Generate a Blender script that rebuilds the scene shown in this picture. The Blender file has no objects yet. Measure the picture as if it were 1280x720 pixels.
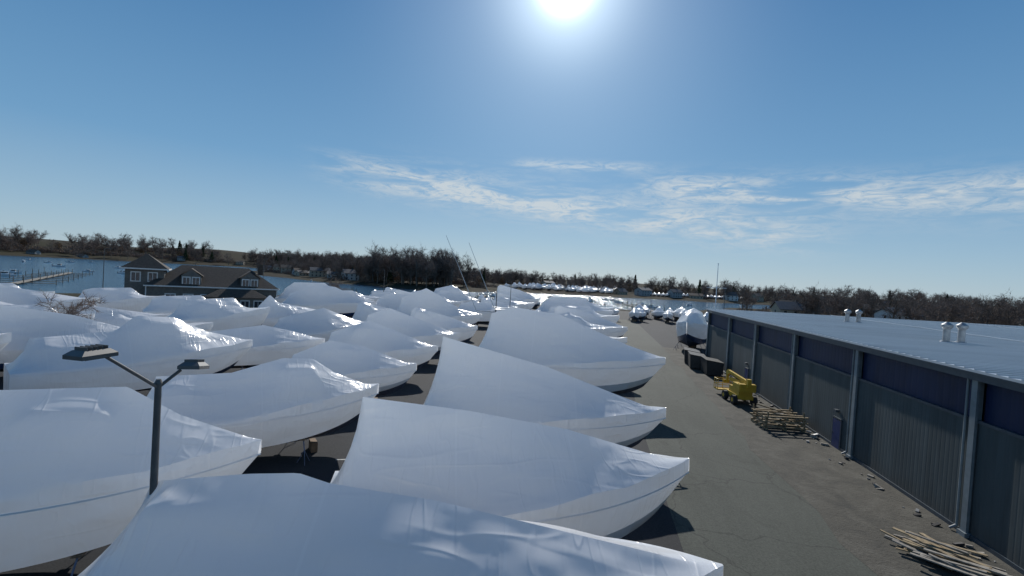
import bpy, math, random
import numpy as np
from mathutils import Vector, Matrix, Euler
R=math.radians
scene=bpy.context.scene
scene.view_settings.view_transform='Standard'
scene.view_settings.look='None'
scene.view_settings.exposure=0
H=11.0
SUN_AZ=-5.2   # degrees clockwise from +Y
SUN_EL=32.0

# ------------------------------------------------------------------ helpers
def link(o): scene.collection.objects.link(o); return o
def empty(name,loc=(0,0,0),rot=0):
    o=bpy.data.objects.new(name,None); o.location=loc; o.rotation_euler=(0,0,R(rot)); o.empty_display_size=0.3
    return link(o)
class MB:
    def __init__(s): s.v=[];s.f=[];s.m=[];s.sm=[]
    def add(s,vs,fs,mat=0,smooth=False):
        n=len(s.v); s.v+= [tuple(p) for p in vs]
        for f in fs: s.f.append(tuple(i+n for i in f)); s.m.append(mat); s.sm.append(smooth)
    def box(s,c,d,mat=0,rot=None):
        x,y,z=d[0]/2,d[1]/2,d[2]/2
        P=[Vector((a*x,b*y,e*z)) for e in(-1,1) for b in(-1,1) for a in(-1,1)]
        if rot is not None: P=[rot@p for p in P]
        C=Vector(c); P=[p+C for p in P]
        s.add(P,[(0,2,3,1),(4,5,7,6),(0,1,5,4),(2,6,7,3),(0,4,6,2),(1,3,7,5)],mat)
    def cyl(s,p0,p1,r0,r1=None,n=8,mat=0,cap=True,smooth=True):
        r1=r0 if r1 is None else r1
        p0=Vector(p0);p1=Vector(p1);d=(p1-p0)
        if d.length<1e-6: return
        d.normalize(); a=Vector((0,0,1)) if abs(d.z)<.9 else Vector((1,0,0))
        u=d.cross(a).normalized(); w=d.cross(u)
        P=[];
        for k in range(n):
            t=2*math.pi*k/n; e=u*math.cos(t)+w*math.sin(t)
            P.append(p0+e*r0)
        for k in range(n):
            t=2*math.pi*k/n; e=u*math.cos(t)+w*math.sin(t)
            P.append(p1+e*r1)
        s.add(P,[(k,n+k,n+(k+1)%n,(k+1)%n) for k in range(n)],mat,smooth)
        if cap:
            s.add(P[:n],[tuple(range(n))],mat); s.add(P[n:],[tuple(range(n-1,-1,-1))],mat)
    def mesh(s,name,mats):
        me=bpy.data.meshes.new(name); me.from_pydata(s.v,[],s.f)
        for m in mats: me.materials.append(m)
        me.polygons.foreach_set('material_index',s.m)
        me.polygons.foreach_set('use_smooth',s.sm)
        me.update(); return me
    def obj(s,name,mats,parent=None,loc=(0,0,0),rot=0):
        o=bpy.data.objects.new(name,s.mesh(name,mats)); o.location=loc; o.rotation_euler=(0,0,R(rot))
        if parent: o.parent=parent
        return link(o)

# ------------------------------------------------------------------ node helpers
class NT:
    def __init__(s,t): s.t=t
    def n(s,typ,**k):
        o=s.t.nodes.new(typ)
        for a,b in k.items(): setattr(o,a,b)
        return o
    def set(s,sock,val):
        if isinstance(val,bpy.types.NodeSocket): s.t.links.new(val,sock)
        elif val is not None: sock.default_value=val
    def math(s,op,a,b=None,c=None,clamp=False):
        o=s.n('ShaderNodeMath',operation=op,use_clamp=clamp); s.set(o.inputs[0],a)
        if b is not None: s.set(o.inputs[1],b)
        if c is not None: s.set(o.inputs[2],c)
        return o.outputs[0]
    def noise(s,vec,scale,detail=4,rough=.5,dist=0):
        o=s.n('ShaderNodeTexNoise'); s.set(o.inputs['Vector'],vec); o.inputs['Scale'].default_value=scale
        o.inputs['Detail'].default_value=detail;o.inputs['Roughness'].default_value=rough;o.inputs['Distortion'].default_value=dist
        return o.outputs['Fac']
    def ramp(s,fac,stops):
        o=s.n('ShaderNodeValToRGB'); s.set(o.inputs[0],fac); e=o.color_ramp.elements
        while len(e)<len(stops): e.new(.5)
        for i,(p,c) in enumerate(stops):
            e[i].position=p; e[i].color=(c[0],c[1],c[2],1) if not isinstance(c,(int,float)) else (c,c,c,1)
        return o.outputs[0]
    def mix(s,f,a,b,blend='MIX'):
        o=s.n('ShaderNodeMix',data_type='RGBA',blend_type=blend); s.set(o.inputs[0],f)
        s.set(o.inputs[6],a if isinstance(a,bpy.types.NodeSocket) else (*a,1)); s.set(o.inputs[7],b if isinstance(b,bpy.types.NodeSocket) else (*b,1))
        return o.outputs[2]
    def mapping(s,vec,scale=(1,1,1),rot=(0,0,0),loc=(0,0,0)):
        o=s.n('ShaderNodeMapping'); s.set(o.inputs[0],vec); o.inputs['Scale'].default_value=scale; o.inputs['Rotation'].default_value=rot;o.inputs['Location'].default_value=loc
        return o.outputs[0]
    def bump(s,h,strength=1,dist=.1,normal=None):
        o=s.n('ShaderNodeBump'); o.inputs['Strength'].default_value=strength;o.inputs['Distance'].default_value=dist; s.set(o.inputs['Height'],h)
        if normal: s.set(o.inputs['Normal'],normal)
        return o.outputs[0]
def newmat(name):
    m=bpy.data.materials.new(name); m.use_nodes=True; t=NT(m.node_tree)
    p=m.node_tree.nodes['Principled BSDF']; return m,t,p
def simple(name,col,rough=.6,metal=0,var=.25,scale=2.0,bump=0.0,spec=.5):
    m,t,p=newmat(name); tc=t.n('ShaderNodeTexCoord').outputs['Object']
    f=t.noise(tc,scale,2,.6)
    a=tuple(c*(1-var) for c in col); b=tuple(min(1,c*(1+var)) for c in col)
    t.set(p.inputs['Base Color'],t.ramp(f,[(.3,a),(.7,b)]))
    p.inputs['Roughness'].default_value=rough;p.inputs['Metallic'].default_value=metal
    p.inputs['Specular IOR Level'].default_value=spec
    if bump: t.set(p.inputs['Normal'],t.bump(t.noise(tc,scale*8,3),1,bump))
    return m

# ------------------------------------------------------------------ world
w=bpy.data.worlds.new("World"); scene.world=w; w.use_nodes=True
t=NT(w.node_tree); bg=w.node_tree.nodes['Background']; 
sky=t.n('ShaderNodeTexSky',sky_type='NISHITA',sun_disc=False)
sky.sun_elevation=R(SUN_EL); sky.sun_rotation=R(SUN_AZ); sky.altitude=0; sky.air_density=1.0; sky.dust_density=.25; sky.ozone_density=2.5
BGS=.09
tc=t.n('ShaderNodeTexCoord').outputs['Generated']
sp=t.n('ShaderNodeSeparateXYZ'); t.set(sp.inputs[0],tc)
az=t.math('MULTIPLY',t.math('ARCTAN2',sp.outputs[0],sp.outputs[1]),57.2958)
el=t.math('MULTIPLY',t.math('ARCSINE',sp.outputs[2]),57.2958)
def sstep(x,a,b):
    o=t.n('ShaderNodeMapRange',interpolation_type='SMOOTHSTEP'); t.set(o.inputs[0],x); o.inputs[1].default_value=a;o.inputs[2].default_value=b
    return o.outputs[0]
grad=t.ramp(t.math('DIVIDE',el,90,clamp=True),[(0,(.38,.515,.615)),(.05,(.28,.445,.60)),(.13,(.145,.33,.55)),(.33,(.050,.185,.405)),(.65,(.028,.11,.28)),(1,(.025,.095,.25))])
gs=t.n('ShaderNodeVectorMath',operation='SCALE'); t.set(gs.inputs[0],grad); gs.inputs['Scale'].default_value=1/BGS
base=t.mix(.85,sky.outputs[0],gs.outputs[0])
cv=t.n('ShaderNodeCombineXYZ'); t.set(cv.inputs[0],az); t.set(cv.inputs[1],el); 
vec=t.mapping(cv.outputs[0],scale=(.09,.62,1),rot=(0,0,R(4)))
n1=t.noise(vec,1.1,3,.62,.7)
vec2=t.mapping(cv.outputs[0],scale=(.26,.95,1),rot=(0,0,R(20)))
n2=t.noise(vec2,1.5,5,.7,1.2)
def band(c0,slope,width,a0,a1,fade,amp):
    c=t.math('MULTIPLY_ADD',az,slope,c0); d=t.math('DIVIDE',t.math('SUBTRACT',el,c),width)
    g=t.math('EXPONENT',t.math('MULTIPLY',t.math('MULTIPLY',d,d),-1))
    m=t.math('MULTIPLY',sstep(az,a0,a0+fade),sstep(az,a1,a1-fade))
    return t.math('MULTIPLY',t.math('MULTIPLY',g,m),amp)
bs=[band(8.2,-.095,1.7,-36,28,12,1.5),band(11.8,-.06,1.5,2,46,9,1.3),band(13.6,0,.55,-12,8,5,.9),band(10.0,-.03,2.6,-30,45,14,.3)]
s_=bs[0]
for b in bs[1:]: s_=t.math('ADD',s_,b)
cl=t.math('MULTIPLY',s_,sstep(n1,.32,.58)); cl=t.math('MULTIPLY',cl,sstep(n2,.26,.64))
cl=t.math('MULTIPLY',cl,.75,clamp=True)
skyc=t.mix(cl,base,(6.0,6.8,7.4))
sd=Vector((math.sin(R(SUN_AZ))*math.cos(R(SUN_EL)),math.cos(R(SUN_AZ))*math.cos(R(SUN_EL)),math.sin(R(SUN_EL))))
dp=t.n('ShaderNodeVectorMath',operation='DOT_PRODUCT'); t.set(dp.inputs[0],tc); dp.inputs[1].default_value=sd
dot=t.math('MAXIMUM',dp.outputs['Value'],0)
g=t.math('ADD',t.math('MULTIPLY',t.math('POWER',dot,1800),45),t.math('MULTIPLY',t.math('POWER',dot,200),7.5))
g=t.math('ADD',g,t.math('MULTIPLY',t.math('POWER',dot,30),2.5))
gc=t.n('ShaderNodeVectorMath',operation='SCALE'); gc.inputs[0].default_value=(.88,1,1.03); t.set(gc.inputs['Scale'],g)
add=t.n('ShaderNodeVectorMath',operation='ADD'); t.set(add.inputs[0],skyc); t.set(add.inputs[1],gc.outputs[0])
t.set(bg.inputs[0],add.outputs[0]); bg.inputs[1].default_value=BGS
w.cycles.sampling_method='MANUAL'; w.cycles.sample_map_resolution=512

sl=bpy.data.lights.new('sun','SUN'); sl.energy=4.8; sl.angle=R(.5); sl.color=(1,.96,.9)
so=link(bpy.data.objects.new('sun',sl)); so.rotation_euler=sd.to_track_quat('Z','Y').to_euler()

# ------------------------------------------------------------------ camera
cam=bpy.data.cameras.new('camera'); cam.sensor_width=36; cam.lens=586/1280*36; cam.clip_end=30000; cam.clip_start=.1
co=link(bpy.data.objects.new('camera',cam)); scene.camera=co
M=Matrix.Rotation(R(9.5),4,'Z')@Matrix.Rotation(R(90-1.27),4,'X')@Matrix.Rotation(R(3.5),4,'Z')
co.matrix_world=Matrix.Translation((0,0,H))@M

# ------------------------------------------------------------------ materials
def wrapmat():
    m,t,p=newmat('shrink_wrap_film'); tc=t.n('ShaderNodeTexCoord').outputs['Object']
    oi=t.n('ShaderNodeObjectInfo').outputs['Random']
    geo=t.n('ShaderNodeNewGeometry')
    ofs=t.n('ShaderNodeVectorMath',operation='ADD'); t.set(ofs.inputs[0],tc)
    cb=t.n('ShaderNodeCombineXYZ'); t.set(cb.inputs[2],t.math('MULTIPLY',oi,40)); t.set(ofs.inputs[1],cb.outputs[0]); v=ofs.outputs[0]
    big=t.noise(t.mapping(v,scale=(.5,.9,.9)),.9,1,.5)
    # taut pinch folds: soft narrow ridges where a stretched noise crosses its mid value
    def fold(vec,sc,wd):
        d=t.math('DIVIDE',t.math('SUBTRACT',t.noise(vec,sc,1,.5),.5),wd)
        return t.math('EXPONENT',t.math('MULTIPLY',t.math('MULTIPLY',d,d),-1))
    wr=fold(t.mapping(v,scale=(.22,1.0,1.0),rot=(0,0,R(22))),1.2,.035)
    w2=fold(t.mapping(v,scale=(1.4,.22,.5),rot=(0,0,R(-15))),1.3,.03)
    nz=t.n('ShaderNodeSeparateXYZ'); t.set(nz.inputs[0],geo.outputs['Normal'])
    side=t.math('SUBTRACT',1,t.math('ABSOLUTE',nz.outputs[2]),clamp=True)
    pk=t.noise(t.mapping(v,scale=(1.6,.6,.35)),2.6,1,.5)
    sx=t.n('ShaderNodeSeparateXYZ'); t.set(sx.inputs[0],tc)
    seam=t.math('ABSOLUTE',t.math('SUBTRACT',t.math('FRACT',t.math('MULTIPLY_ADD',sx.outputs[0],1/4.3,oi)),.5))
    seam=t.math('LESS_THAN',seam,.010)
    h=t.math('MULTIPLY',big,.42); h=t.math('MULTIPLY_ADD',wr,.016,h); h=t.math('MULTIPLY_ADD',w2,.013,h); h=t.math('MULTIPLY_ADD',seam,.012,h)
    h=t.math('MULTIPLY_ADD',t.math('MULTIPLY',pk,side),.08,h)
    nb=t.bump(h,.8,1.0)
    c=t.mix(t.math('MULTIPLY',seam,.6),(.85,.86,.875),(.93,.94,.95))
    c=t.mix(geo.outputs['Backfacing'],c,(.5,.51,.52))
    t.set(p.inputs['Base Color'],c); p.inputs['Roughness'].default_value=.23; p.inputs['Specular IOR Level'].default_value=.7
    t.set(p.inputs['Normal'],nb)
    tr=t.n('ShaderNodeBsdfTranslucent'); tr.inputs[0].default_value=(.94,.955,.97,1)
    mx=t.n('ShaderNodeMixShader'); mx.inputs[0].default_value=.40
    out=m.node_tree.nodes['Material Output']
    t.set(mx.inputs[1],p.outputs[0]); t.set(mx.inputs[2],tr.outputs[0]); t.set(out.inputs[0],mx.outputs[0])
    return m
M_wrap=wrapmat()
M_hull=simple('gelcoat_white',(.7,.71,.72),.25,var=.05)
M_navy=simple('gelcoat_navy',(.03,.05,.11),.2,var=.1)
M_bottom=simple('antifoul_blue',(.035,.05,.085),.7,var=.3)
M_stand=simple('stand_paint',(.10,.13,.2),.5)
M_wood=simple('timber_block',(.16,.11,.07),.8,var=.35,scale=4)
M_strap=simple('strap_white',(.85,.86,.88),.4,var=.05)
M_dark=simple('black_rubber',(.02,.02,.022),.7)
M_alu=simple('aluminium',(.5,.5,.5),.35,metal=.9)
M_galv=simple('galvanised_steel',(.32,.33,.34),.45,metal=.6)

# ------------------------------------------------------------------ boats
def boat_mesh(L=12,B=4,zk=.55,sheer=2.9,bowrise=.6,ridge=((.1,4.8),(.6,4.8),(1,3.5)),boxes=(),seed=0,nt=60,ns=28,hull=0,rail=.45,stern=.9,stands=True):
    rnd=random.Random(seed)
    T=np.linspace(0,1,nt+1); S=np.linspace(-1,1,ns+1)
    def hb(t):
        b=np.where(t<.4, stern+(1-stern)*np.sin(np.clip(t/.4,0,1)*math.pi/2), 1-np.clip((t-.4)/.6,0,1)**2.4)
        return np.maximum(b,.012)*B/2
    b=hb(T); zs=sheer+bowrise*T**2.2
    rim=zs+rail*np.clip((T-.35)/.3,0,1)*(.8+.2*np.abs(np.sin(T*14+seed)))+.1
    ob=np.full((nt+1,ns+1),-10.0)
    rt=[r[0] for r in ridge]; rz=[r[1] for r in ridge]
    mid=ns//2
    for i,tt in enumerate(T):
        if rt[0]<=tt<=rt[-1]: ob[i,mid]=np.interp(tt,rt,rz)
    for (t0,t1,s0,zb) in boxes:
        for i,tt in enumerate(T):
            if t0<=tt<=t1: ob[i,np.abs(S)<=s0]=np.maximum(ob[i,np.abs(S)<=s0],zb)
    z=np.repeat(rim[:,None],ns+1,1); z=np.maximum(z,ob)
    fixed=np.zeros_like(z,bool); fixed[0]=fixed[-1]=True; fixed[:,0]=fixed[:,-1]=True
    z0=np.repeat(rim[:,None],ns+1,1)
    dx=L/nt; dy=(2*b/ns)[:,None]; wx=1/dx**2; wy=1/np.maximum(dy,.05)**2
    for it in range(350):
        zn=z.copy()
        zn[1:-1,1:-1]=(wx*(z[2:,1:-1]+z[:-2,1:-1])+wy[1:-1]*(z[1:-1,2:]+z[1:-1,:-2]))/(2*wx+2*wy[1:-1])
        z=np.maximum(zn,ob); z[fixed]=z0[fixed]
    # heat-shrinking rounds off the corners of whatever is underneath
    for it in range(3):
        zn=z.copy(); zn[1:-1,1:-1]=.5*z[1:-1,1:-1]+.125*(z[2:,1:-1]+z[:-2,1:-1]+z[1:-1,2:]+z[1:-1,:-2])
        zn[:,mid]=z[:,mid]; z=zn
    m=MB()
    rk=L*.10
    X=np.repeat((-L+L*T)[:,None],ns+1,1); Y=S[None,:]*b[:,None]
    verts=[(X[i,j],Y[i,j],z[i,j]) for i in range(nt+1) for j in range(ns+1)]
    W=ns+1
    m.add(verts,[(i*W+j,(i+1)*W+j,(i+1)*W+j+1,i*W+j+1) for i in range(nt) for j in range(ns)],0,True)
    chine=zk+.55+ .9*(T**4)*(sheer-zk)*.55
    keel=zk+(T**5)*(sheer-zk)*.5
    keel=np.minimum(keel,chine-.02)
    fl=[(0,1.0),(.0,1.0),(.35,.97),(.7,.90),(1,.82)]
    def xr(z,i):
        f=1-(z-keel[i])/(zs[i]-keel[i]); return -rk*max(f,0)*T[i]**5
    rowdef=[]
    for side in (1,-1):
        rr=[]
        rr.append([(-L+L*T[i],side*b[i],rim[i]) for i in range(nt+1)])
        rr.append([(-L+L*T[i]+.0,side*(b[i]+.04),zs[i]) for i in range(nt+1)])
        for f,wd in fl[2:]:
            rr.append([(-L+L*T[i]+xr(zs[i]+(chine[i]-zs[i])*f,i), side*b[i]*(wd-(1-wd)*1.2*T[i]**3), zs[i]+(chine[i]-zs[i])*f) for i in range(nt+1)])
        rr.append([(-L+L*T[i]+xr(keel[i],i),0.0,keel[i]) for i in range(nt+1)])
        mats=[0,0,0,hull,3]
        for k in range(5):
            a,c=rr[k],rr[k+1]; n=nt+1
            fs=[((i,n+i,n+i+1,i+1) if side>0 else (i,i+1,n+i+1,n+i)) for i in range(nt)]
            m.add(a+c,fs,mats[k],True)
        rowdef.append(rr)
    for k in range(5):
        a=rowdef[0][k][0];c=rowdef[0][k+1][0];d=rowdef[1][k+1][0];e=rowdef[1][k][0]
        m.add([a,e,d,c],[(0,1,2,3)],[0,0,0,hull,3][k])
    for side,rr in zip((1,-1),rowdef):
        P=[Vector((p[0],p[1]+side*.012,p[2]-.03)) for p in rr[1]]
        for i in range(0,nt,1):
            a,c=P[i],P[i+1]
            m.add([a,c,c+Vector((0,0,-.06)),a+Vector((0,0,-.06))],[(0,1,2,3)],4)
    if stands:
        for tt in (.12,.38,.64):
            i=int(tt*nt)
            for side in (1,-1):
                p=Vector((-L+L*T[i],side*b[i]*.72,chine[i]-.05)); q=Vector((p.x,side*(b[i]*.95),.75))
                m.cyl(p,q,.03,.03,6,5)
                for a in range(3):
                    an=a*2.094+.5; m.cyl(q,(q.x+.38*math.cos(an),q.y+.38*math.sin(an),.02),.02,.02,5,5)
                m.box(p,(.3,.3,.06),6)
        for tt in (.1,.4,.7):
            m.box((-L+L*tt,0,zk*.5+.02),(.35,.9,zk+.02),6)
    return m
BM=[M_wrap,M_hull,M_navy,M_bottom,M_strap,M_stand,M_wood]
def finish(me):
    import bmesh
    bm=bmesh.new(); bm.from_mesh(me); bmesh.ops.remove_doubles(bm,verts=bm.verts,dist=.002); bmesh.ops.recalc_face_normals(bm,faces=bm.faces); bm.to_mesh(me); bm.free()
    me.set_sharp_from_angle(angle=R(32)); return me
def put_boat(me,x,y,a,s=1,name='shrink_wrapped_boat',z=0,sz=None):
    o=bpy.data.objects.new(name,me); o.location=(x,y,z); o.rotation_euler=(0,0,R(a)); o.scale=(s,s,sz or s); return link(o)
def uniq(x,y,a,**k):
    me=finish(boat_mesh(**k).mesh('wrapped_boat_mesh',BM)); return put_boat(me,x,y,a)

uniq(3.5,11.7,9,L=15.2,B=5.4,sheer=3.2,bowrise=.8,ridge=((.09,5.6),(.25,5.95),(.33,6.05),(.38,5.85),(.55,5.6),(1,4.4)),boxes=((.12,.30,.3,5.4),(.42,.58,.45,4.95)),seed=1,nt=90,ns=40,hull=1)
uniq(4.4,20,21,L=14,B=4.6,sheer=2.9,bowrise=.7,ridge=((.07,6.5),(.35,6.0),(.62,5.3),(1,3.8)),boxes=((.52,.62,.45,4.6),),seed=2,nt=90,ns=40,hull=1)
uniq(4.8,28.5,8,L=14.3,B=4.8,sheer=2.9,bowrise=.5,ridge=((.06,7.3),(.5,5.9),(.8,4.5),(1,3.6)),boxes=((.4,.5,.45,4.8),),seed=3,nt=90,ns=40,hull=1)
uniq(7,43.5,3,L=17.5,B=5.4,sheer=3.4,bowrise=.8,ridge=((.08,7.5),(.2,8.3),(.45,7.9),(.6,6.9),(.8,5.6),(1,4.6)),boxes=((.25,.42,.25,7.2),(.5,.58,.45,5.7)),seed=4,nt=80,ns=36,hull=1)
uniq(-12.3,16.4,32,L=13.5,B=4.8,sheer=3.1,bowrise=.5,ridge=((.08,5.5),(.28,5.7),(.42,6.3),(.68,6.3),(.8,5.2),(1,4.0)),boxes=((.2,.35,.35,5.2),(.5,.66,.45,5.7)),seed=5,nt=90,ns=40)
uniq(-12.9,28,42,L=12.5,B=4.3,sheer=2.7,bowrise=.5,ridge=((.08,4.9),(.35,4.9),(.55,5.6),(.68,5.5),(.78,4.6),(1,3.4)),boxes=((.55,.68,.4,5.1),(.1,.2,.4,4.4)),seed=6,nt=80,ns=36)
uniq(-13.6,36.5,22,L=10.5,B=3.7,sheer=2.5,bowrise=.5,ridge=((.1,4.0),(.35,5.2),(.6,4.8),(1,3.2)),boxes=((.35,.55,.3,4.6),),seed=7,hull=1)
uniq(-15,46,22,L=11.5,B=4,sheer=2.6,bowrise=.5,ridge=((.1,4.6),(.4,5.9),(.6,5.1),(1,3.3)),boxes=((.3,.42,.4,5.2),),seed=8)
uniq(-15.5,56,15,L=12.5,B=4.2,sheer=2.7,bowrise=.6,ridge=((.1,5.4),(.3,6.4),(.6,5.2),(1,3.5)),seed=9,hull=1)
uniq(-29.5,37.5,60,L=15,B=4.8,sheer=3.0,bowrise=.5,ridge=((.06,5.0),(.36,5.3),(.44,6.4),(.6,6.2),(.75,5.0),(1,3.9)),boxes=((.44,.6,.4,5.8),(.1,.3,.4,4.6)),seed=10)
uniq(-27,45,35,L=11.5,B=4,sheer=2.6,bowrise=.4,ridge=((.1,4.1),(.5,4.8),(.7,4.3),(1,3.3)),seed=11)
uniq(-30,61,62,L=14,B=4.3,sheer=2.7,bowrise=.5,ridge=((.1,4.5),(.5,5.7),(.75,4.4),(1,3.4)),seed=12,hull=2)
uniq(-18.5,80,20,L=15,B=4.8,sheer=3.1,bowrise=.7,ridge=((.08,6.4),(.35,8.3),(.5,7.2),(.75,5.0),(1,4.2)),boxes=((.3,.42,.2,7.4),),seed=13,hull=2)
uniq(-42,88,15,L=18,B=5,sheer=3.2,bowrise=.8,ridge=((.06,5),(.3,7.4),(.55,7.0),(.75,5.4),(1,4.4)),boxes=((.3,.5,.3,6.5),),seed=14,hull=2)

rnd=random.Random(7)
VAR=[]
for i in range(12):
    L=rnd.uniform(10,15); sh=rnd.uniform(2.4,3.2); pk=sh+rnd.uniform(2.0,3.9); tp=rnd.uniform(.12,.6)
    if i%3==0: rg=((.06,pk-.5),(.12,pk),(.55,pk-1.0),(1,sh+.9)); tp=.15
    elif i%3==1: rg=((.07,sh+rnd.uniform(1.0,1.8)),(tp,pk),(min(.85,tp+.12),pk-rnd.uniform(.8,1.4)),(1,sh+rnd.uniform(.7,1.0)))
    else: rg=((.07,sh+1.6),(.2,pk-.2),(.6,pk),(.72,pk-1.2),(1,sh+.8))
    VAR.append(finish(boat_mesh(L=L,B=L*rnd.uniform(.29,.34),sheer=sh,ridge=rg,boxes=((.2,.4,.45,sh+1.2),) if i%2 else ((max(.1,tp-.06),tp+.12,.42,pk-.5),),seed=20+i,nt=44,ns=20,hull=[0,1,0,2,1,0][i%6]).mesh('wrapped_boat_mesh',BM)))
SM=[]
for i in range(4):
    L=rnd.uniform(6.5,8.5); pk=rnd.uniform(3.2,4.2)
    SM.append(finish(boat_mesh(L=L,B=2.8,zk=.5,sheer=2.1,bowrise=.35,ridge=((.08,3.0),(.45,pk),(.7,pk-.4),(1,2.7)),boxes=((.4,.55,.4,pk-.2),),seed=40+i,nt=30,ns=14,hull=[1,0][i%2],rail=.2).mesh('wrapped_boat_mesh',BM)))
y=53; k=0
while y<150:
    put_boat(VAR[(k*5)%12],6.0+rnd.uniform(-1.2,.9),y,rnd.uniform(-3,14),rnd.uniform(.95,1.25)); y+=rnd.uniform(6.8,9.5); k+=1
for (x0,ys,ye,a) in [(-16,66,75,18),(-17,92,150,15),(-31,74,80,55),(-34,97,150,20),(-43,30,70,55),(-55,36,72,52),(-69,28,70,50),(-84,32,66,48),(-99,36,62,45),(-112,42,74,45),(-55,102,150,25),(-42,14,20,58),(-28,12,16,48)]:
    y=ys
    while y<=ye:
        if rnd.random()>.1:
            sc=rnd.uniform(.86,1.14); put_boat(rnd.choice(VAR),x0+rnd.uniform(-2,2),y,a+rnd.uniform(-12,12),sc,sz=sc*rnd.uniform(1.0,1.2))
        y+=rnd.uniform(8.4,11)
for i in range(22):
    put_boat(rnd.choice(SM),-78+i*3.5+rnd.uniform(-.3,.3),160+rnd.uniform(-1,1)+i*.6,-78+rnd.uniform(-6,6))
for r in range(2):
    for i in range(6):
        put_boat(rnd.choice(SM+VAR[:1]),9+i*4.6+rnd.uniform(-1.2,1.2),144+r*14+rnd.uniform(-3,3),-85+rnd.uniform(-34,34),rnd.uniform(1,1.3))
uniq(15.8,80,-108,L=14,B=5.2,sheer=4.2,bowrise=.8,ridge=((.06,6.8),(.4,7.6),(.6,7.3),(1,6.2)),boxes=((.25,.7,.55,6.9),),seed=61,hull=2,zk=.8)
put_boat(VAR[2],24.5,96,-100)

m=MB()
m.cyl((0,0,0),(-5.8,-1,12.5),.07,.03,6); m.cyl((3.4,0,0),(-1.8,-.8,11.5),.07,.03,6); m.cyl((0,0,0),(3.4,0,0),.07,.07,6)
m.obj('boat_outrigger_poles',[M_alu],loc=(-19.0,78,5.0))

# ------------------------------------------------------------------ terrain
near=[(-3500,-2500),(-1200,-600),(-320,-80),(-165,55),(-118,128),(-86,188),(-14,205),(40,218),(92,330),(250,440),(600,470),(3800,520),(3800,-3800),(-3500,-3800)]
far=[(-3900,0),(-1100,250),(-800,470),(-790,640),(-700,850),(-480,760),(-400,500),(-360,440),(-175,320),(-101,310),(-70,400),(15,440),(120,490),(250,560),(600,600),(3900,660),(3900,4200),(-3900,4200)]
def sdist(px,py,poly):
    d=np.full(px.shape,1e9); inside=np.zeros(px.shape,bool); n=len(poly)
    for i in range(n):
        x0,y0=poly[i];x1,y1=poly[(i+1)%n]
        ex,ey=x1-x0,y1-y0; tt=np.clip(((px-x0)*ex+(py-y0)*ey)/(ex*ex+ey*ey),0,1)
        d=np.minimum(d,np.hypot(px-x0-tt*ex,py-y0-tt*ey))
        c=((y0>py)!=(y1>py)); 
        with np.errstate(divide='ignore',invalid='ignore'):
            xi=(x1-x0)*(py-y0)/((y1-y0) if y1!=y0 else 1e-9)+x0
        inside^=(c&(px<xi))
    return np.where(inside,d,-d)
def hgt(x,y):
    x=np.asarray(x,float);y=np.asarray(y,float)
    wob=3*np.sin(x*.05+1)*np.sin(y*.043)+2*np.sin(x*.11+y*.07)
    a=sdist(x,y,near)+wob*.4; b=sdist(x,y,far)+wob*2
    za=np.clip(a*.25-.0,-3.5,0); 
    hill=(8+5*np.sin(x*.006+1.3)*np.cos(y*.005)+3*np.sin(x*.017+y*.011)+np.clip((-x-300)/30,0,22))
    zb=np.clip(b*.10,-3.5,.8)+np.clip((b-15)/220,0,1)**.8*hill
    return np.maximum(za,zb)
N=340
s=np.linspace(-1,1,N)
gx=3900*(.14*s+.86*s**3); gy=200+3900*(.14*s+.86*s**3)
GX,GY=np.meshgrid(gx,gy,indexing='ij'); GZ=hgt(GX,GY)
gm=bpy.data.meshes.new('ground')
vv=np.stack([GX,GY,GZ],-1).reshape(-1,3)
gm.from_pydata(vv.tolist(),[],[(i*N+j,(i+1)*N+j,(i+1)*N+j+1,i*N+j+1) for i in range(N-1) for j in range(N-1)])
gm.polygons.foreach_set('use_smooth',[True]*len(gm.polygons))
mg,t,p=newmat('ground_soil_and_grass'); tc=t.n('ShaderNodeTexCoord').outputs['Object']
c=t.ramp(t.noise(tc,.02,5,.65),[(.3,(.033,.028,.022)),(.5,(.048,.042,.03)),(.7,(.036,.038,.022))])
t.set(p.inputs['Base Color'],c); p.inputs['Roughness'].default_value=1; p.inputs['Specular IOR Level'].default_value=.05
gm.materials.append(mg); link(bpy.data.objects.new('ground',gm))

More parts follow.
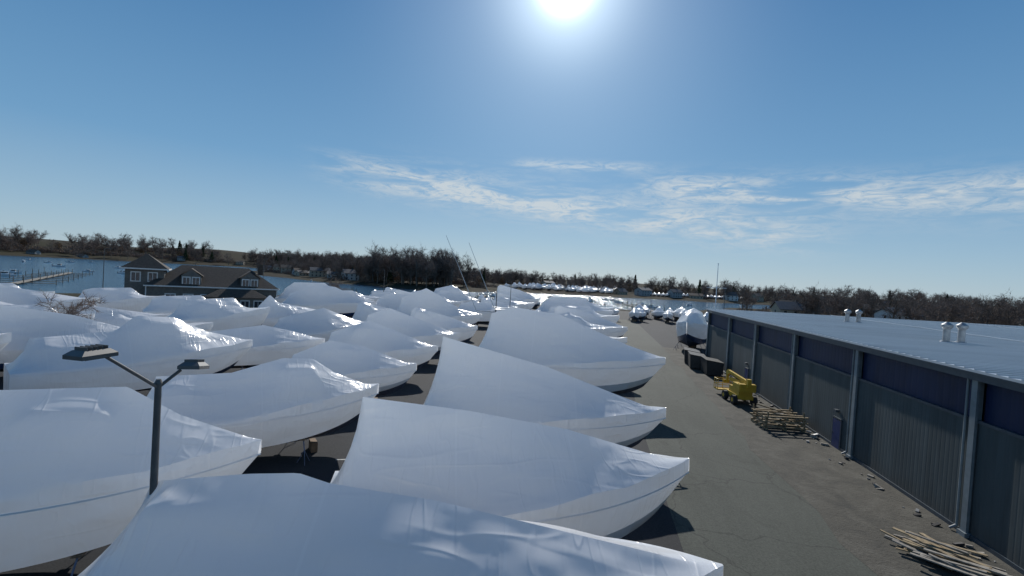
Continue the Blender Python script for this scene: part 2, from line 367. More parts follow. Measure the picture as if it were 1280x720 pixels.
def asphalt(name,c0,c1,spec=.25):
    m,t,p=newmat(name); tc=t.n('ShaderNodeTexCoord').outputs['Object']
    big=t.noise(tc,.09,3,.6); st=t.noise(t.mapping(tc,scale=(1.0,.12,1)),.7,4,.65,.5); fine=t.noise(tc,14,2,.7)
    c=t.ramp(big,[(.3,c0),(.7,c1)])
    c=t.mix(t.math('MULTIPLY',t.ramp(st,[(.4,0),(.7,1)]),.45),c,tuple(x*1.35 for x in c1))
    bl=t.noise(tc,.45,4,.6,.8); c=t.mix(t.ramp(bl,[(.60,0),(.70,.6)]),c,tuple(x*.45 for x in c0))
    v=t.n('ShaderNodeTexVoronoi',feature='DISTANCE_TO_EDGE'); dv=t.n('ShaderNodeVectorMath',operation='ADD'); t.set(dv.inputs[0],tc)
    nn=t.n('ShaderNodeTexNoise'); t.set(nn.inputs[0],tc); nn.inputs['Scale'].default_value=.8; t.set(dv.inputs[1],nn.outputs['Color'])
    t.set(v.inputs['Vector'],dv.outputs[0]); v.inputs['Scale'].default_value=.16
    cr=t.math('LESS_THAN',v.outputs['Distance'],.006); c=t.mix(t.math('MULTIPLY',cr,.6),c,(.02,.02,.02))
    c=t.mix(.35,c,t.ramp(fine,[(.3,tuple(x*.5 for x in c0)),(.7,tuple(min(1,x*1.6) for x in c1))]))
    t.set(p.inputs['Base Color'],c); p.inputs['Roughness'].default_value=.9; p.inputs['Specular IOR Level'].default_value=spec
    t.set(p.inputs['Normal'],t.bump(fine,.6,.02)); return m
M_yard=asphalt('yard_asphalt',(.016,.017,.020),(.027,.029,.032))
M_road=asphalt('road_asphalt',(.046,.051,.043),(.072,.077,.065))
def sheet(name,pts,z,mat):
    m=MB(); m.add([(x,y,z) for x,y in pts],[tuple(range(len(pts)))],0); return m.obj(name,[mat])
sheet('boatyard_pavement',[(-140,-60),(70,-60),(70,190),(36,204),(-14,192),(-76,168),(-102,120),(-140,56)],.02,M_yard)
sheet('road',[(4.2,-60),(12.2,-60),(12.4,40),(13.6,80),(14,150),(8,150),(6.4,80),(4.6,40)],.028,M_road)
m_d,t,p=newmat('dirt_gravel'); tc=t.n('ShaderNodeTexCoord').outputs['Object']
c=t.ramp(t.noise(tc,.6,6,.7,.5),[(.3,(.030,.030,.025)),(.5,(.058,.054,.043)),(.72,(.095,.09,.074))]); t.set(p.inputs['Base Color'],c); p.inputs['Roughness'].default_value=.95
t.set(p.inputs['Normal'],t.bump(t.noise(tc,6,4,.7),.8,.06))
rr=random.Random(3)
lft=[(12.0+rr.uniform(-.35,.35)+max(0,(y-40))*.03,y) for y in range(-40,90,3)]
sheet('gravel_verge',lft+[(18.4,87),(18.4,-40)],.036,m_d)
M_line=simple('worn_paint',(.42,.42,.4),.8,var=.5,scale=6)
m=MB()
for k in range(14):
    y=8+k*8.4; 
    m.box((-9.8,y+1.5,.0245),(8.5,.12,.001),0,Matrix.Rotation(R(24),3,'Z'))
m.obj('parking_lines',[M_line])

mw,t,p=newmat('river_water'); tc=t.n('ShaderNodeTexCoord').outputs['Object']
t.set(p.inputs['Base Color'],t.ramp(t.noise(tc,.01,2),[(.3,(.015,.06,.11)),(.7,(.025,.08,.14))])); p.inputs['Roughness'].default_value=.12; p.inputs['IOR'].default_value=1.33
t.set(p.inputs['Normal'],t.bump(t.noise(t.mapping(tc,scale=(.6,1.2,1)),.9,3,.6),1,.5))
sheet('river_water',[(-15000,-15000),(15000,-15000),(15000,15000),(-15000,15000)],-1.0,mw)

# ------------------------------------------------------------------ trees
def plain(name,col):
    m,t,p=newmat(name); oi=t.n('ShaderNodeObjectInfo').outputs['Random']
    t.set(p.inputs['Base Color'],t.mix(oi,tuple(c*.75 for c in col),tuple(c*1.25 for c in col))); p.inputs['Roughness'].default_value=.95; p.inputs['Specular IOR Level'].default_value=.1; return m
M_bark=plain('bare_bark',(.16,.135,.115))
M_twig=plain('bare_twigs',(.20,.155,.13))
M_ever=plain('evergreen_needles',(.05,.065,.032))
M_rust=plain('oak_leaves_brown',(.18,.115,.065))
def bare(seed,Hh=17,fine=1.0,tw=.10):
    r=random.Random(seed); m=MB()
    def rv(): 
        return Vector((r.gauss(0,1),r.gauss(0,1),r.gauss(0,1))).normalized()
    def limb(p,d,L,rad,lev):
        n=4 if lev<2 else 3; q=p.copy()
        for k in range(n):
            d=(d+rv()*.16+Vector((0,0,.06 if lev else 0))).normalized(); q2=q+d*(L/n); r2=rad*(1-.75*(k+1)/n) if lev else rad*(1-.5*(k+1)/n)
            rr=rad*(1-.75*k/n) if lev else rad*(1-.5*k/n)
            m.cyl(q,q2,rr,r2,5 if lev==0 else 3,0,False)
            if lev==0 and k>=1:
                for _ in range(4):
                    a=r.uniform(0,6.28); dd=Vector((math.cos(a),math.sin(a),r.uniform(.45,1.3))).normalized()
                    limb(q.lerp(q2,r.random()),dd,Hh*r.uniform(.22,.36),rad*.38,1)
            elif lev==1:
                for _ in range(3): limb(q.lerp(q2,r.random()),(d*.8+rv()*.8).normalized(),L*r.uniform(.35,.55),rad*.4,2)
            elif lev==2:
                for _ in range(int(5*fine)):
                    a=q.lerp(q2,r.random()); e=(d*.9+rv()*.9).normalized(); l=r.uniform(.8,1.9)*Hh/17; s=e.cross(rv()).normalized()*tw*.5
                    m.add([a-s,a+s,a+e*l],[(0,1,2)],1)
            q=q2
    limb(Vector((0,0,-.3)),Vector((0,0,1)),Hh*.72,Hh*.016,0)
    return m
def clumpy(seed,Hh=14,mat=0,conif=True):
    r=random.Random(seed); m=MB(); m.cyl((0,0,-.3),(0,0,Hh*.9),Hh*.016,.04,6,1)
    for k in range(900):
        if conif:
            h=r.uniform(.12,1)**.9; rad=(1-h)*Hh*.23*r.uniform(.35,1.1)+.1
        else:
            h=r.uniform(.25,1); rad=math.sqrt(max(0,1-((h-.62)/.4)**2))*Hh*.33*r.uniform(.3,1.05)
        a=r.uniform(0,6.28); c=Vector((rad*math.cos(a),rad*math.sin(a),h*Hh-rad*.15)); s=Hh*.035*r.uniform(.5,1.4)
        u=Vector((r.gauss(0,1),r.gauss(0,1),r.gauss(0,.5))).normalized()*s; v=Vector((r.gauss(0,1),r.gauss(0,1),r.gauss(0,1))).normalized()*s
        m.add([c-u,c+v,c+u,c-v*.6],[(0,1,2,3)],0)
    return m
def scrub(seed):
    r=random.Random(seed); m=MB()
    for k in range(1300):
        x=r.uniform(-16,16); y=r.uniform(-7,7); h=(3.5+2.5*math.sin(x*.5+seed)+r.gauss(0,1.2))
        z=r.uniform(-.5,max(.6,h)); l=r.uniform(.9,2.2)
        e=Vector((r.gauss(0,.6),r.gauss(0,.6),1)).normalized(); s=e.cross(Vector((r.gauss(0,1),r.gauss(0,1),0))).normalized()*r.uniform(.1,.28)
        a=Vector((x,y,z)); m.add([a-s,a+s,a+e*l],[(0,1,2)],r.choice([0,0,0,1]))
    return m
TB=[bare(100+i,16+i,.8,.09).mesh('bare_tree_mesh',[M_bark,M_twig]) for i in range(5)]
TE=[clumpy(200+i,13+i*2).mesh('pine_mesh',[M_ever,M_bark]) for i in range(3)]
TR=[clumpy(300+i,9+i,conif=False).mesh('oak_mesh',[M_rust,M_bark]) for i in range(2)]
TS=[scrub(400+i).mesh('scrub_mesh',[M_twig,M_rust]) for i in range(3)]
tl=empty('distant_treeline'); r=random.Random(11)
def tree_at(x,y,me,s,parent=tl,nm='tree'):
    z=float(hgt(x,y))
    if z<-.9: return
    o=bpy.data.objects.new(nm,me); o.location=(x,y,z-.2); o.rotation_euler=(0,0,r.uniform(0,6.28)); o.scale=(s*r.uniform(.9,1.2),s*r.uniform(.9,1.2),s)
    o.parent=parent; link(o)
def pick():
    q=r.random()
    return r.choice(TB) if q<.86 else (r.choice(TE) if q<.9 else r.choice(TR))
def along(poly,d0,d1,step,smin,smax,only=None,scr=True):
    for i in range(len(poly)-1):
        a=Vector(poly[i]);b=Vector(poly[i+1]);L=(b-a).length; n=int(L/step); nrm=Vector((-(b-a).y,(b-a).x)).normalized()
        for k in range(n):
            p=a.lerp(b,(k+r.random())/n)+nrm*r.uniform(d0,d1)
            me=only and r.choice(only) or pick(); tree_at(p.x,p.y,me,r.uniform(smin,smax))
        if scr:
            n2=int(L/16)+1
            for dd in (.25,.75):
                for k in range(n2):
                    p=a.lerp(b,(k+r.random())/n2)+nrm*(d0+(d1-d0)*dd+r.uniform(-8,8)); tree_at(p.x,p.y,r.choice(TS),r.uniform(.8,1.4)*smin)
along([(-800,470),(-790,640),(-700,850),(-480,760)],10,200,3,1.2,1.9)
along([(-1500,130),(-1100,250),(-800,470)],10,140,4,1.2,2.0)
along([(-760,900),(-300,900)],0,160,2,1.1,1.7)
along([(-480,760),(-400,500)],5,120,4,.8,1.2)
along([(-400,500),(-360,440),(-250,375)],12,60,3.2,.5,.8)
along([(-250,375),(-175,320)],14,50,2.2,.9,1.15,TB,False)
along([(-175,320),(-101,310),(-84,365)],12,45,2.2,1.25,1.55,TB,False)
along([(-250,375),(-175,320),(-101,310),(-75,380)],50,130,2.6,.7,.95)
along([(-400,470),(-250,375)],60,160,2.8,.7,1.0)
along([(-70,400),(15,440)],150,250,1.1,.8,1.1)
along([(15,440),(120,490)],60,200,1.4,.7,1.05)
along([(-70,400),(15,440),(120,490)],14,60,9,.5,.8,TB,False)
along([(120,490),(250,560),(600,600)],10,150,2.2,.8,1.15)
along([(600,600),(1800,640)],10,140,7,.9,1.3)
for k in range(560):
    x=r.uniform(80,520); y=r.uniform(130,425)
    if float(sdist(np.array(x),np.array(y),near))<12: continue
    if x/y<.28: continue
    tree_at(x,y,r.choice(TS) if k%5==0 else pick(),r.uniform(.6,.85))
for k in range(170):
    x=r.uniform(95,330); y=r.uniform(50,170); tree_at(x,y,r.choice(TR+TS+TB),r.uniform(.6,.85))
def lone(x,y,h,seed):
    me=bare(seed,h,1.4,.045).mesh('bare_tree_mesh',[M_bark,M_twig]); o=bpy.data.objects.new('bare_tree',me); o.location=(x,y,0); link(o)
lone(-48,37.5,7.6,5); lone(-96,96,8,6); lone(-63,108,9,8)

# ------------------------------------------------------------------ houses across the river
def mk_roof(name,c): return simple(name,c,.8,var=.2,scale=1.5)
M_w=[simple('siding_white',(.6,.6,.58),.7,var=.08),simple('siding_grey',(.3,.31,.31),.7,var=.1),simple('siding_tan',(.38,.32,.24),.7,var=.1)]
M_rf=[mk_roof('roof_grey',(.09,.09,.095)),mk_roof('roof_brown',(.1,.07,.05))]
M_gl=simple('window_glass',(.03,.04,.05),.08,var=.2)
def house(x,y,rot,wd,dp,ht,rh,wm,rm):
    e=empty('shore_house',(x,y,float(hgt(x,y))-.3),rot)
    m=MB(); m.box((0,0,ht/2),(wd,dp,ht)); 
    m.add([(-wd/2,-dp/2,ht),(-wd/2,dp/2,ht),(-wd/2,0,ht+rh),(wd/2,-dp/2,ht),(wd/2,dp/2,ht),(wd/2,0,ht+rh)],[(0,2,1),(3,4,5)])
    m.obj('walls',[wm],e)
    m=MB(); o=.5
    for sg in(-1,1):
        sl=rh/(dp/2)
        a=[(-wd/2-o,sg*(dp/2+o),ht-o*sl+.05),(wd/2+o,sg*(dp/2+o),ht-o*sl+.05),(wd/2+o,0,ht+rh+.05),(-wd/2-o,0,ht+rh+.05)]
        b=[(p[0],p[1],p[2]+.2) for p in a]; m.add(a+b,[(0,1,2,3),(4,5,6,7),(0,1,5,4),(0,3,7,4),(1,2,6,5)])
    m.box((wd*.2,0.6,ht+rh+.3),(.9,.9,1.6)); m.obj('roof',[rm],e)
    m=MB()
    for fl in range(max(1,int(ht/2.8))):
        n=max(2,int(wd/3))
        for k in range(n):
            for sg in(-1,1): m.box((-wd/2+(k+.5)*wd/n,sg*(dp/2),1.6+fl*2.7),(1.0,.12,1.4))
        for sg in(-1,1): m.box((sg*wd/2,0,1.6+fl*2.7),(.12,1,1.4))
    m.obj('windows',[M_gl],e)
for (x,y) in [(-345,452),(-325,436),(-300,420),(-282,404),(-262,392),(-240,378),(-215,362),(-197,347),(-50,560),(-20,575),(30,460),(52,470),(85,485),(105,495),(145,515),(180,538),(215,555),(260,575),(330,590),(-820,560),(-815,620),(-770,760),(-720,860),(-900,430)]:
    house(x+r.uniform(-3,3),y+r.uniform(8,14),r.uniform(0,60),r.uniform(10,17),r.uniform(8,10),r.choice([3.2,5.8,5.8]),r.uniform(2,3.4),r.choice(M_w),r.choice(M_rf))
for (x,y) in [(78,200),(100,250),(130,225),(160,300),(210,260)]:
    house(x,y,r.uniform(-30,30),r.uniform(11,16),9,5.6,2.6,r.choice(M_w),r.choice(M_rf))
for i in range(7):
    for k in range(14):
        x=-70+k*7.0+i*2+r.uniform(-1,1); y=408+k*3.6+i*19+r.uniform(-2,2)
        put_boat(r.choice(VAR),x,y,-60+r.uniform(-20,20),r.uniform(.85,1.05),z=float(hgt(x,y)))
for k in range(26):
    x=60+k*4.5; y=478+k*2.7; put_boat(r.choice(SM),x,y+2,-75,1.1,z=max(-.2,float(hgt(x,y+2))))

# ------------------------------------------------------------------ clubhouse
M_sh=simple('shingle_grey',(.14,.13,.115),.85,var=.18,scale=3,bump=.02)
M_shroof=simple('roof_shingle_brown',(.055,.044,.035),.9,var=.3,scale=3,bump=.03)
M_trim=simple('trim_white',(.62,.62,.6),.6,var=.05)
cb=empty('clubhouse_building',(-83,90,0),42); cb.scale=(.96,.96,1.0)
def hip(m,x0,x1,y0,y1,z,rh,inset,o=.5,mat=0):
    a=[(x0-o,y0-o,z),(x1+o,y0-o,z),(x1+o,y1+o,z),(x0-o,y1+o,z)]; ym=(y0+y1)/2
    b=[(x0+inset,ym,z+rh),(x1-inset,ym,z+rh)]
    m.add(a+b,[(0,1,5,4),(2,3,4,5),(1,2,5),(3,0,4),(3,2,1,0)],mat)
m=MB(); m.box((2,0,2.6),(24,13,5.2)); m.box((-10.5,-1.5,4.2),(6.5,6.5,8.4)); m.box((6,-8.5,1.7),(11,4,3.4)); m.obj('walls',[M_sh],cb)
m=MB(); hip(m,-10,14,-6.5,6.5,5.2,4.2,5.5); hip(m,-13.75,-7.25,-4.75,1.75,8.4,2.9,3.2,.7); hip(m,.5,11.5,-10.5,-6,3.4,1.6,2.5)
for cx in (-2.5,8.5):
    m.add([(cx-2.2,-6.4,7.3),(cx+2.2,-6.4,7.3),(cx,-6.4,8.9),(cx-2.2,-2.5,7.3),(cx+2.2,-2.5,7.3),(cx,-2.0,8.9)],[(0,2,5,3),(1,4,5,2)])
m.box((11,1,9.2),(1,1.4,2.4)); m.obj('roof',[M_shroof],cb)
m=MB()
for cx in (-2.5,8.5):
    m.box((cx,-4.4,6.3),(3.6,3.6,2.1)); m.add([(cx-1.9,-6.25,7.3),(cx+1.9,-6.25,7.3),(cx,-6.25,8.6)],[(0,1,2)])
m.obj('dormers',[M_sh],cb)
m=MB();g=MB()
def win(x,y,z,w_,h_,ax='y'):
    if ax=='y': m.box((x,y,z),(w_+.4,.14,h_+.4)); g.box((x,y-.05,z),(w_,.14,h_)); m.box((x,y-.09,z),(.08,.12,h_))
    else: m.box((x,y,z),(.14,w_+.4,h_+.4)); g.box((x+.05,y,z),(.14,w_,h_)); m.box((x+.09,y,z),(.12,.08,h_))
for cx in (-2.5,8.5):
    for dx_ in (-.85,.85): win(cx+dx_,-6.22,6.3,1.1,1.3)
for k in range(5): win(-6+k*3.1,-6.52,2.6,1.5,1.7)
for zz in (2.4,6.7): 
    for xx in(-12,-9.2): win(xx,-4.77,zz,1.3,1.6)
for yy in(-3.5,0,3.5): win(14.02,yy,2.6,1.4,1.6,'x')
for yy in (-3,0): win(-7.23,yy,6.9,1.3,1.4,'x')
for xx in (2.5,5,7.5,10): win(xx,-10.52,1.8,1.4,1.7)
for xx in (-10.3,14.3): m.box((xx*.98,-6.56,2.6),(.2,.2,5.2))
m.box((2,-7.03,5.1),(25,.1,.25)); m.box((-10.5,-5.5,8.3),(7.9,.1,.25)); m.box((14.55,0,5.1),(.1,14,.25)); m.box((-6.5,-1.5,8.3),(.1,7.9,.25))
m.obj('window_trim',[M_trim],cb); g.obj('windows',[M_gl],cb)

# ------------------------------------------------------------------ warehouse
WX=18.4; Y0=-14.5; Y1=76.5; E=8.0; WD=52
def metalwall(name,c,scale=3.3,amp=.03,axis=1,rough=.5):
    m,t,p=newmat(name); tc=t.n('ShaderNodeTexCoord').outputs['Object']
    sx=t.n('ShaderNodeSeparateXYZ'); t.set(sx.inputs[0],tc)
    f=t.math('FRACT',t.math('MULTIPLY',sx.outputs[axis],scale)); f=t.math('PINGPONG',f,.5); f=t.math('SMOOTH_MIN',f,.22,.1)
    dirt=t.noise(t.mapping(tc,scale=(1,1,.12)),1.0,5,.65,.3)
    c0=tuple(x*.7 for x in c); col=t.ramp(dirt,[(.3,c0),(.7,tuple(x*1.2 for x in c))])
    low=t.n('ShaderNodeMapRange'); t.set(low.inputs[0],sx.outputs[2]); low.inputs[1].default_value=0;low.inputs[2].default_value=1.2;low.inputs[3].default_value=.45;low.inputs[4].default_value=0
    col=t.mix(low.outputs[0],col,(.06,.052,.044))
    t.set(p.inputs['Base Color'],col); p.inputs['Roughness'].default_value=rough; p.inputs['Specular IOR Level'].default_value=.3
    t.set(p.inputs['Normal'],t.bump(f,1,amp*3)); return m
M_wall=metalwall('corrugated_wall_grey',(.062,.078,.083),3.3,.006,rough=.65)
M_panel=metalwall('upper_panel_navy',(.008,.018,.06),2,.005)
M_col=simple('column_grey',(.17,.20,.215),.5,var=.15)
M_fascia=simple('fascia_dark',(.045,.06,.075),.45,var=.15)
m_r,t,p=newmat('metal_roof_panels'); tc=t.n('ShaderNodeTexCoord').outputs['Object']
c=t.ramp(t.noise(t.mapping(tc,scale=(.1,1,1)),.5,4,.6),[(.3,(.44,.48,.51)),(.7,(.54,.58,.61))]); c=t.mix(t.ramp(t.noise(tc,.25,5,.7),[(.55,0),(.75,.35)]),c,(.3,.3,.28))
t.set(p.inputs['Base Color'],c); p.inputs['Roughness'].default_value=.36; p.inputs['Metallic'].default_value=.25
t.set(p.inputs['Normal'],t.bump(t.noise(tc,.8,3),.5,.02))
wb=empty('metal_warehouse_building',(0,0,0))
m=MB()
cols=[-14.5,-4.5,5.5,15.5,25.5,35.5,45.5,55.5,65.5,76.5]
m.box((WX+.3+WD/2,(Y0+Y1)/2,(E-.6)/2),(WD-.6,Y1-Y0-.6,E-.6))
for a,b in zip(cols[:-1],cols[1:]):
    m.box((WX+.15,(a+b)/2,2.75),(.3,b-a-.36,5.5))
m.box((WX+WD/2,Y1-.12,E/2-.3),(WD,.24,E-.7))
m.obj('wall_panels',[M_wall],wb)
m=MB()
for a,b in zip(cols[:-1],cols[1:]): m.box((WX+.24,(a+b)/2,6.55),(.1,b-a-.36,1.9))
m.obj('upper_panels',[M_panel],wb)
m=MB()
for y in cols:
    m.box((WX-.12,y,3.75),(.12,.34,7.5)); m.box((WX+.06,y,3.75),(.24,.1,7.5)); m.box((WX-.12,y,.12),(.3,.5,.24))
m.obj('columns',[M_col],wb)
m=MB()
for y in cols[:-1]: m.cyl((WX-.1,y+.5,.3),(WX-.1,y+.5,7.5),.06,.06,8,0); m.cyl((WX-.1,y+.5,.3),(WX-.4,y+.5,.12),.06,.06,8,0)
m.obj('downspouts',[M_col],wb)
m=MB(); m.box((WX-.1,(Y0+Y1)/2,7.74),(.55,Y1-Y0+.6,.46)); m.box((WX-.42,(Y0+Y1)/2,7.9),(.12,Y1-Y0+.64,.2)); m.box((WX+.02,(Y0+Y1)/2,5.56),(.18,Y1-Y0,.14)); m.box((WX+WD/2,Y1+.05,7.74),(WD-.6,.3,.46))
m.box((WX+.1,(Y0+Y1)/2,.12),(.34,Y1-Y0,.22)); m.obj('fascia_and_gutter',[M_fascia],wb)
m=MB()
sl=.012
def rz(x): return 8.02+(x-WX)*sl
a=[(WX-.5,Y0-.4),(WX+WD,Y0-.4),(WX+WD,Y1+.4),(WX-.5,Y1+.4)]
m.add([(x,y,rz(x)) for x,y in a]+[(x,y,rz(x)-.12) for x,y in a],[(0,1,2,3),(0,3,7,4),(2,6,7,3),(1,5,6,2)])
y=Y0
ang=Matrix.Rotation(-math.atan(sl),3,'Y')
while y<Y1+.3:
    m.box((WX-.5+WD/2,y,rz(WX-.5+WD/2)+.03),(WD,.05,.07),0,ang); y+=.61
for x in (WX+17,WX+34): m.box((x,(Y0+Y1)/2,rz(x)+.08),(.22,Y1-Y0,.06))
m.obj('metal_roof',[m_r],wb)
m=MB()
def vent(x,y):
    z=rz(x); m.cyl((x,y,z),(x,y,z+.1),.38,.34,14); m.cyl((x,y,z+.1),(x,y,z+1.0),.22,.22,14); m.cyl((x,y,z+1.0),(x,y,z+1.18),.22,.36,14); m.cyl((x,y,z+1.18),(x,y,z+1.34),.36,.36,14); m.cyl((x,y,z+1.34),(x,y,z+1.55),.36,.08,14)
for (x,y) in [(30.0,61),(31.4,61.4),(26.6,40.2),(27.8,40.5)]: vent(x,y)
m.obj('roof_vents',[M_galv],wb)
M_door=simple('door_blue',(.02,.035,.11),.4,var=.1)
m=MB();g=MB()
for y in (37.6,57.8):
    m.box((WX-.02,y,1.05),(.12,1.0,2.1)); g.box((WX-.0,y-.57,1.1),(.16,.1,2.24)); g.box((WX-.0,y+.57,1.1),(.16,.1,2.24)); g.box((WX,y,2.2),(.16,1.04,.1)); g.cyl((WX-.14,y+.36,1.0),(WX-.14,y+.36,1.15),.03,.03,6)
    g.box((WX-.15,y,2.75),(.25,.35,.18))
m.obj('doors',[M_door],wb); g.obj('door_frames',[M_fascia],wb)

# ------------------------------------------------------------------ boom lift
M_yel=simple('lift_yellow',(.50,.33,.03),.42,var=.15,scale=1.5)
bl=empty('boom_lift',(15.2,49.5,.03),98)
m=MB(); m.box((0,0,.75),(2.6,1.5,.4)); m.box((-.2,0,1.25),(2.2,1.3,.6)); m.box((-.9,.55,1.75),(1.5,.5,.6)); m.box((-.9,-.55,1.75),(1.5,.5,.6)); m.box((-1.45,0,1.75),(.5,1.5,.75))
m.obj('chassis',[M_yel],bl)
m=MB()
for x in(-1,1):
    for y in(-.95,.95): m.cyl((x,y-.18,.45),(x,y+.18,.45),.45,.45,18)
m.obj('tires',[M_dark],bl)
m=MB()
for x in(-1,1):
    for y in(-1,1): m.cyl((x,y*1.10,.45),(x,y*1.15,.45),.2,.2,12)
m.obj('wheel_hubs',[M_yel],bl)
m=MB()
Ry=lambda a:Matrix.Rotation(R(a),3,'Y')
m.box((.2,0,2.0),(3.8,.32,.34),0,Ry(3)); m.box((.5,0,2.45),(4.4,.26,.28),0,Ry(-4)); m.box((-1.75,0,2.25),(.4,.36,.8)); m.box((2.75,0,2.45),(.5,.22,.5),0,Ry(35)); m.box((2.9,0,1.9),(.25,.2,1.0))
m.obj('boom',[M_yel],bl)
m=MB(); m.cyl((-.8,0,1.5),(.9,0,1.95),.09,.09,8); m.cyl((-.2,0,2.1),(1.6,0,2.3),.06,.06,8); m.obj('hydraulic_cylinders',[M_dark],bl)
m=MB()
for z in (.55,1.05,1.6):
    for a,b in (((3.0,-.9),(3.0,.9)),((3.0,.9),(3.95,.9)),((3.95,.9),(3.95,-.9)),((3.95,-.9),(3.0,-.9))): m.cyl((*a,z),(*b,z),.035,.035,6)
for a in ((3,-.9),(3,.9),(3.95,.9),(3.95,-.9),(3.48,.9),(3.48,-.9),(3.95,0)): m.cyl((*a,.5),(*a,1.6),.035,.035,6)
m.box((3.48,0,.5),(1.0,1.85,.06)); m.box((3.1,0,1.45),(.2,.6,.35)); m.obj('basket',[M_yel],bl)

# ------------------------------------------------------------------ racks, lumber, dumpsters
M_tim=simple('weathered_timber',(.26,.20,.12),.85,var=.35,scale=5)
M_timg=simple('grey_timber',(.24,.22,.19),.9,var=.35,scale=5)
pr=empty('stacked_wood_cradles',(16.0,41.8,.03),8)
m=MB()
for k in range(3):
    z=.1+k*.42
    for x in (-1.5,0,1.5): m.box((x+rnd.uniform(-.1,.1),0,z),(.14,2.5,.16),0,Matrix.Rotation(R(rnd.uniform(-5,5)),3,'Z'))
    for y in (-1.1,-.4,.5,1.1): m.box((rnd.uniform(-.1,.1),y,z+.16),(3.6,.14,.1),0,Matrix.Rotation(R(rnd.uniform(-6,6)),3,'Z'))
for (x,y) in ((-1.5,-1.1),(1.4,1.0),(-1.5,1.1),(1.5,-1.0)): m.box((x,y,.8),(.1,.1,1.4),0,Matrix.Rotation(R(rnd.uniform(-12,12)),3,'X'))
m.box((0,0,1.3),(3.8,.12,.1),0,Matrix.Rotation(R(14),3,'Y')); m.obj('timbers',[M_tim],pr)
lp=empty('lumber_pile',(15.6,22.3,.03),0); m=MB(); r2=random.Random(5)
for k in range(34):
    a=r2.gauss(-38,12); ln=r2.uniform(1.4,3.6); m.box((r2.gauss(0,.45),r2.gauss(0,.6),.06+.018*k*r2.uniform(.6,1)),(ln,r2.choice([.1,.14,.2]),.05),k%2,Matrix.Rotation(R(a),3,'Z')@Matrix.Rotation(R(r2.uniform(-7,7)),3,'Y'))
m.obj('boards',[M_tim,M_timg],lp)
M_dump=simple('dumpster_black',(.025,.028,.03),.5,var=.3)
def dumpster(x,y,rot):
    e=empty('dumpster',(x,y,.03),rot); m=MB(); W_,D_,Z_=3.4,2.1,1.7
    m.add([(-W_/2,-D_/2+.25,.15),(W_/2,-D_/2+.25,.15),(W_/2,D_/2-.1,.15),(-W_/2,D_/2-.1,.15),(-W_/2,-D_/2,Z_),(W_/2,-D_/2,Z_),(W_/2,D_/2,Z_+.25),(-W_/2,D_/2,Z_+.25)],[(0,1,5,4),(1,2,6,5),(2,3,7,6),(3,0,4,7),(3,2,1,0)])
    for k in range(6): m.box((-W_/2+.25+k*.58,-D_/2+.06,.95),(.08,.12,1.4))
    for x_ in(-W_/4,W_/4): m.box((x_,0,Z_+.18),(W_/2-.06,D_+.1,.06),0,Matrix.Rotation(R(6.8),3,'X'))
    for x_ in(-1.4,1.4):
        for y_ in(-.6,.6): m.cyl((x_-.04,y_,.1),(x_+.04,y_,.1),.1,.1,8)
    m.obj('body',[M_dump],e)
dumpster(15.4,73,80); dumpster(15.2,68.6,84); dumpster(16.2,64.5,90)
m=MB(); 
for k in range(110):
    y=r2.uniform(18,72); x=17.5+r2.gauss(0,.5)
    s=r2.uniform(.05,.22); m.box((x,y,.04+s*.3),(s*r2.uniform(1,3),s,s*.6),k%3,Euler((r2.uniform(-.3,.3),r2.uniform(-.3,.3),r2.uniform(0,3))).to_matrix())
m.obj('verge_debris',[M_timg,M_dark,M_galv])

tr_=empty('boat_trailer',(2.2,27.3,.03),8)
m=MB()
for sy in(-.55,.55): m.box((0,sy,.6),(4.6,.1,.14))
for x in(-2.2,-.8,.6,2.2): m.box((x,0,.6),(.1,1.1,.1))
m.cyl((2.3,-.5,.6),(3.7,0,.6),.05,.05,6); m.cyl((2.3,.5,.6),(3.7,0,.6),.05,.05,6); m.cyl((3.4,0,.6),(3.4,0,.03),.04,.04,6)
m.obj('frame',[M_galv],tr_)
m=MB()
for x in(1.1,1.85):
    for sy in(-.85,.85): m.cyl((x,sy-.1,.33),(x,sy+.1,.33),.33,.33,16)
m.obj('tires',[M_dark],tr_)

# ------------------------------------------------------------------ street lamp
lamp=empty('street_lamp',(-9.9,9.5,0),0)
M_pole=simple('pole_bronze',(.10,.095,.09),.45,var=.15)
m=MB(); m.cyl((0,0,0),(0,0,.6),.3,.3,14); m.cyl((0,0,.6),(0,0,8.0),.10,.07,14); m.cyl((0,0,8.0),(0,0,8.1),.09,.05,10); m.obj('pole',[M_pole],lamp)
m=MB(); m.cyl((0,0,7.9),(-.05,-1.25,8.85),.04,.035,8); m.cyl((0,0,7.9),(.15,.45,8.25),.04,.04,8); m.obj('arms',[M_pole],lamp)
m=MB()
def head(c,yaw,tilt,mm):
    rot=Matrix.Rotation(R(yaw),3,'Z')@Matrix.Rotation(R(tilt),3,'X')
    C=Vector(c); P=[]
    for z,sx_,sy_ in((0,.26,.36),(.08,.26,.36),(.17,.17,.25)):
        for a,b in((-1,-1),(1,-1),(1,1),(-1,1)): P.append(C+rot@Vector((a*sx_*.9,b*sy_,z)))
    mm.add(P,[(3,2,1,0)]+[(i,(i+1)%4,4+(i+1)%4,4+i) for i in range(4)]+[(4+i,4+(i+1)%4,8+(i+1)%4,8+i) for i in range(4)]+[(8,9,10,11)])
    for k in range(5): mm.box(C+rot@Vector((0,-.2+k*.1,.2)),(.3,.02,.07),0,rot)
head((-.05,-1.5,8.85),0,0,m); head((.32,.65,8.25),25,-10,m); m.obj('lamp_heads',[M_pole],lamp)
m=MB(); m.box((-.05,-1.5,8.84),(.36,.5,.02)); m.obj('lenses',[M_gl],lamp)

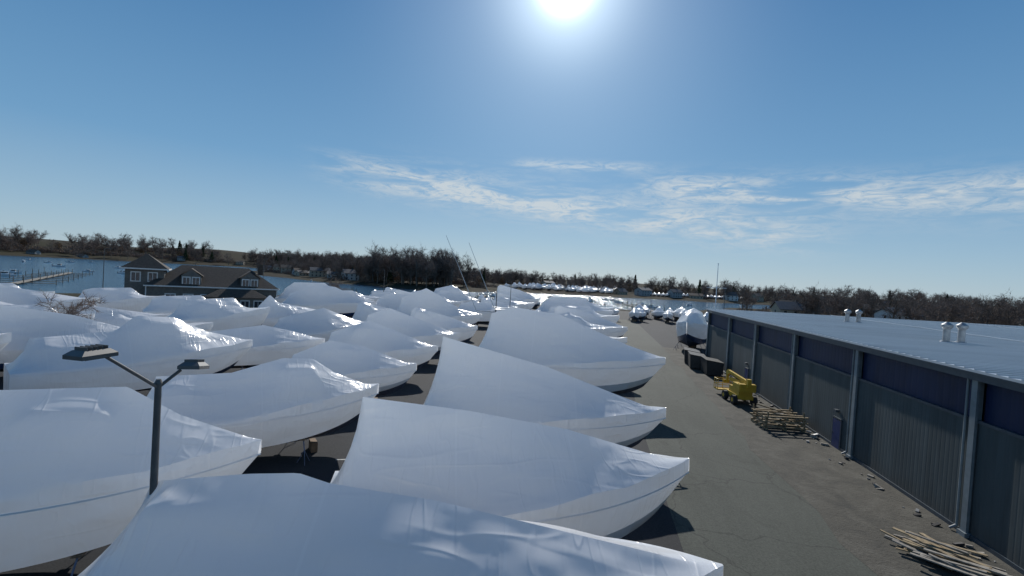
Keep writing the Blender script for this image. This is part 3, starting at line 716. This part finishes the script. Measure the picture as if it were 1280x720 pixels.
m=MB(); 
for sx_ in(-.2,.2): m.box((sx_,0,1.6),(.06,.03,3.4))
for k in range(10): m.cyl((-.2,0,.25+k*.32),(.2,0,.25+k*.32),.018,.018,6)
lo=m.obj('ladder',[M_alu],loc=(-11.9,10.9,.03),rot=40); lo.rotation_euler=(R(-14),0,R(40))
m=MB(); m.cyl((0,0,0),(0,0,16.5),.13,.06,10); m.cyl((0,0,16.5),(0,0,16.7),.12,.12,10); m.cyl((-2,0,11.5),(2,0,11.5),.05,.05,6); m.obj('flagpole',[M_strap],loc=(26.5,106,0))
for (x,y,h) in [(-60,130,11),(-20,118,10),(-92,120,12),(40,150,12),(-100,105,10),(-112,92,12),(-12,60,9)]:
    m=MB(); m.cyl((0,0,0),(0,0,h),.1,.06,8); m.box((.5,0,h),(1.0,.1,.08)); m.box((1.1,0,h-.02),(.5,.25,.12)); m.obj('light_pole',[M_pole],loc=(x,y,0),rot=rnd.uniform(0,180))

# ------------------------------------------------------------------ docks
M_dock=simple('dock_timber',(.2,.18,.15),.9,var=.3,scale=1)
def dock(x0,y0,x1,y1,fingers,side=8):
    m=MB(); a=Vector((x0,y0,0));b=Vector((x1,y1,0)); d=(b-a); L=d.length; ang=math.atan2(d.y,d.x)
    m.box((L/2,0,-.5),(L,1.8,.2))
    for k in range(fingers):
        x=(k+.5)*L/fingers
        for sg in(-1,1): m.box((x,sg*(.9+side/2),-.55),(.9,side,.18)); m.cyl((x,sg*(1.1+side),-3),(x,sg*(1.1+side),1.4+.5*math.sin(k*3.1+sg)),.14,.12,7); m.cyl((x+.8,sg*1.2,-3),(x+.8,sg*1.2,1.5),.14,.12,7)
    m.obj('dock',[M_dock],loc=(x0,y0,0),rot=math.degrees(ang))
dock(-135,150,-215,230,9); dock(-180,120,-270,205,9); dock(-215,80,-330,150,10); dock(-100,172,-140,240,6); dock(-50,206,-62,275,6); dock(0,212,-8,280,6); dock(30,222,20,290,6); dock(-250,30,-400,100,12)
def moored():
    m=MB(); n=12; L=8.;B=2.6
    T=[i/n for i in range(n+1)]
    hb=lambda t:max(.02,B/2*(1-max(0,(t-.4)/.6)**2.2))
    P=[(L*(t-.5),hb(t),.9+.4*t*t) for t in T]+[(L*(t-.5),-hb(t),.9+.4*t*t) for t in T]+[(L*(t-.5)*.94,hb(t)*.75,-.2) for t in T]+[(L*(t-.5)*.94,-hb(t)*.75,-.2) for t in T]
    k=n+1
    m.add(P,[(i,i+1,k+i+1,k+i) for i in range(n)]+[(i,2*k+i,2*k+i+1,i+1) for i in range(n)]+[(k+i,k+i+1,3*k+i+1,3*k+i) for i in range(n)]+[(0,k,3*k,2*k)],0)
    m.box((0,0,1.5),(2.4,1.6,1.2)); m.box((0,0,2.15),(2.8,1.9,.12)); m.box((.3,0,1.65),(1.9,1.63,.5),1); m.box((-3.9,0,.8),(.5,.4,1.2),1)
    return m.mesh('moored_boat_mesh',[M_hull,M_dark])
MO=moored()
for k in range(60):
    if k<40: x=r.uniform(-560,-150); y=170+(-x-170)*.35+r.uniform(-60,170)
    else: x=r.uniform(-60,80); y=r.uniform(240,350)
    if float(hgt(x,y))>-2: continue
    o=bpy.data.objects.new('moored_boat',MO); o.location=(x,y,-1); o.rotation_euler=(0,0,r.uniform(0,6)); s_=r.uniform(.6,1); o.scale=(s_,s_,s_); link(o)
sheet('sand_beach',[(-392,470),(-352,426),(-318,408),(-322,418),(-356,440),(-388,482)],-.2,simple('sand',(.42,.34,.24),.95,var=.15,scale=.2))
print('objects',len(bpy.data.objects))
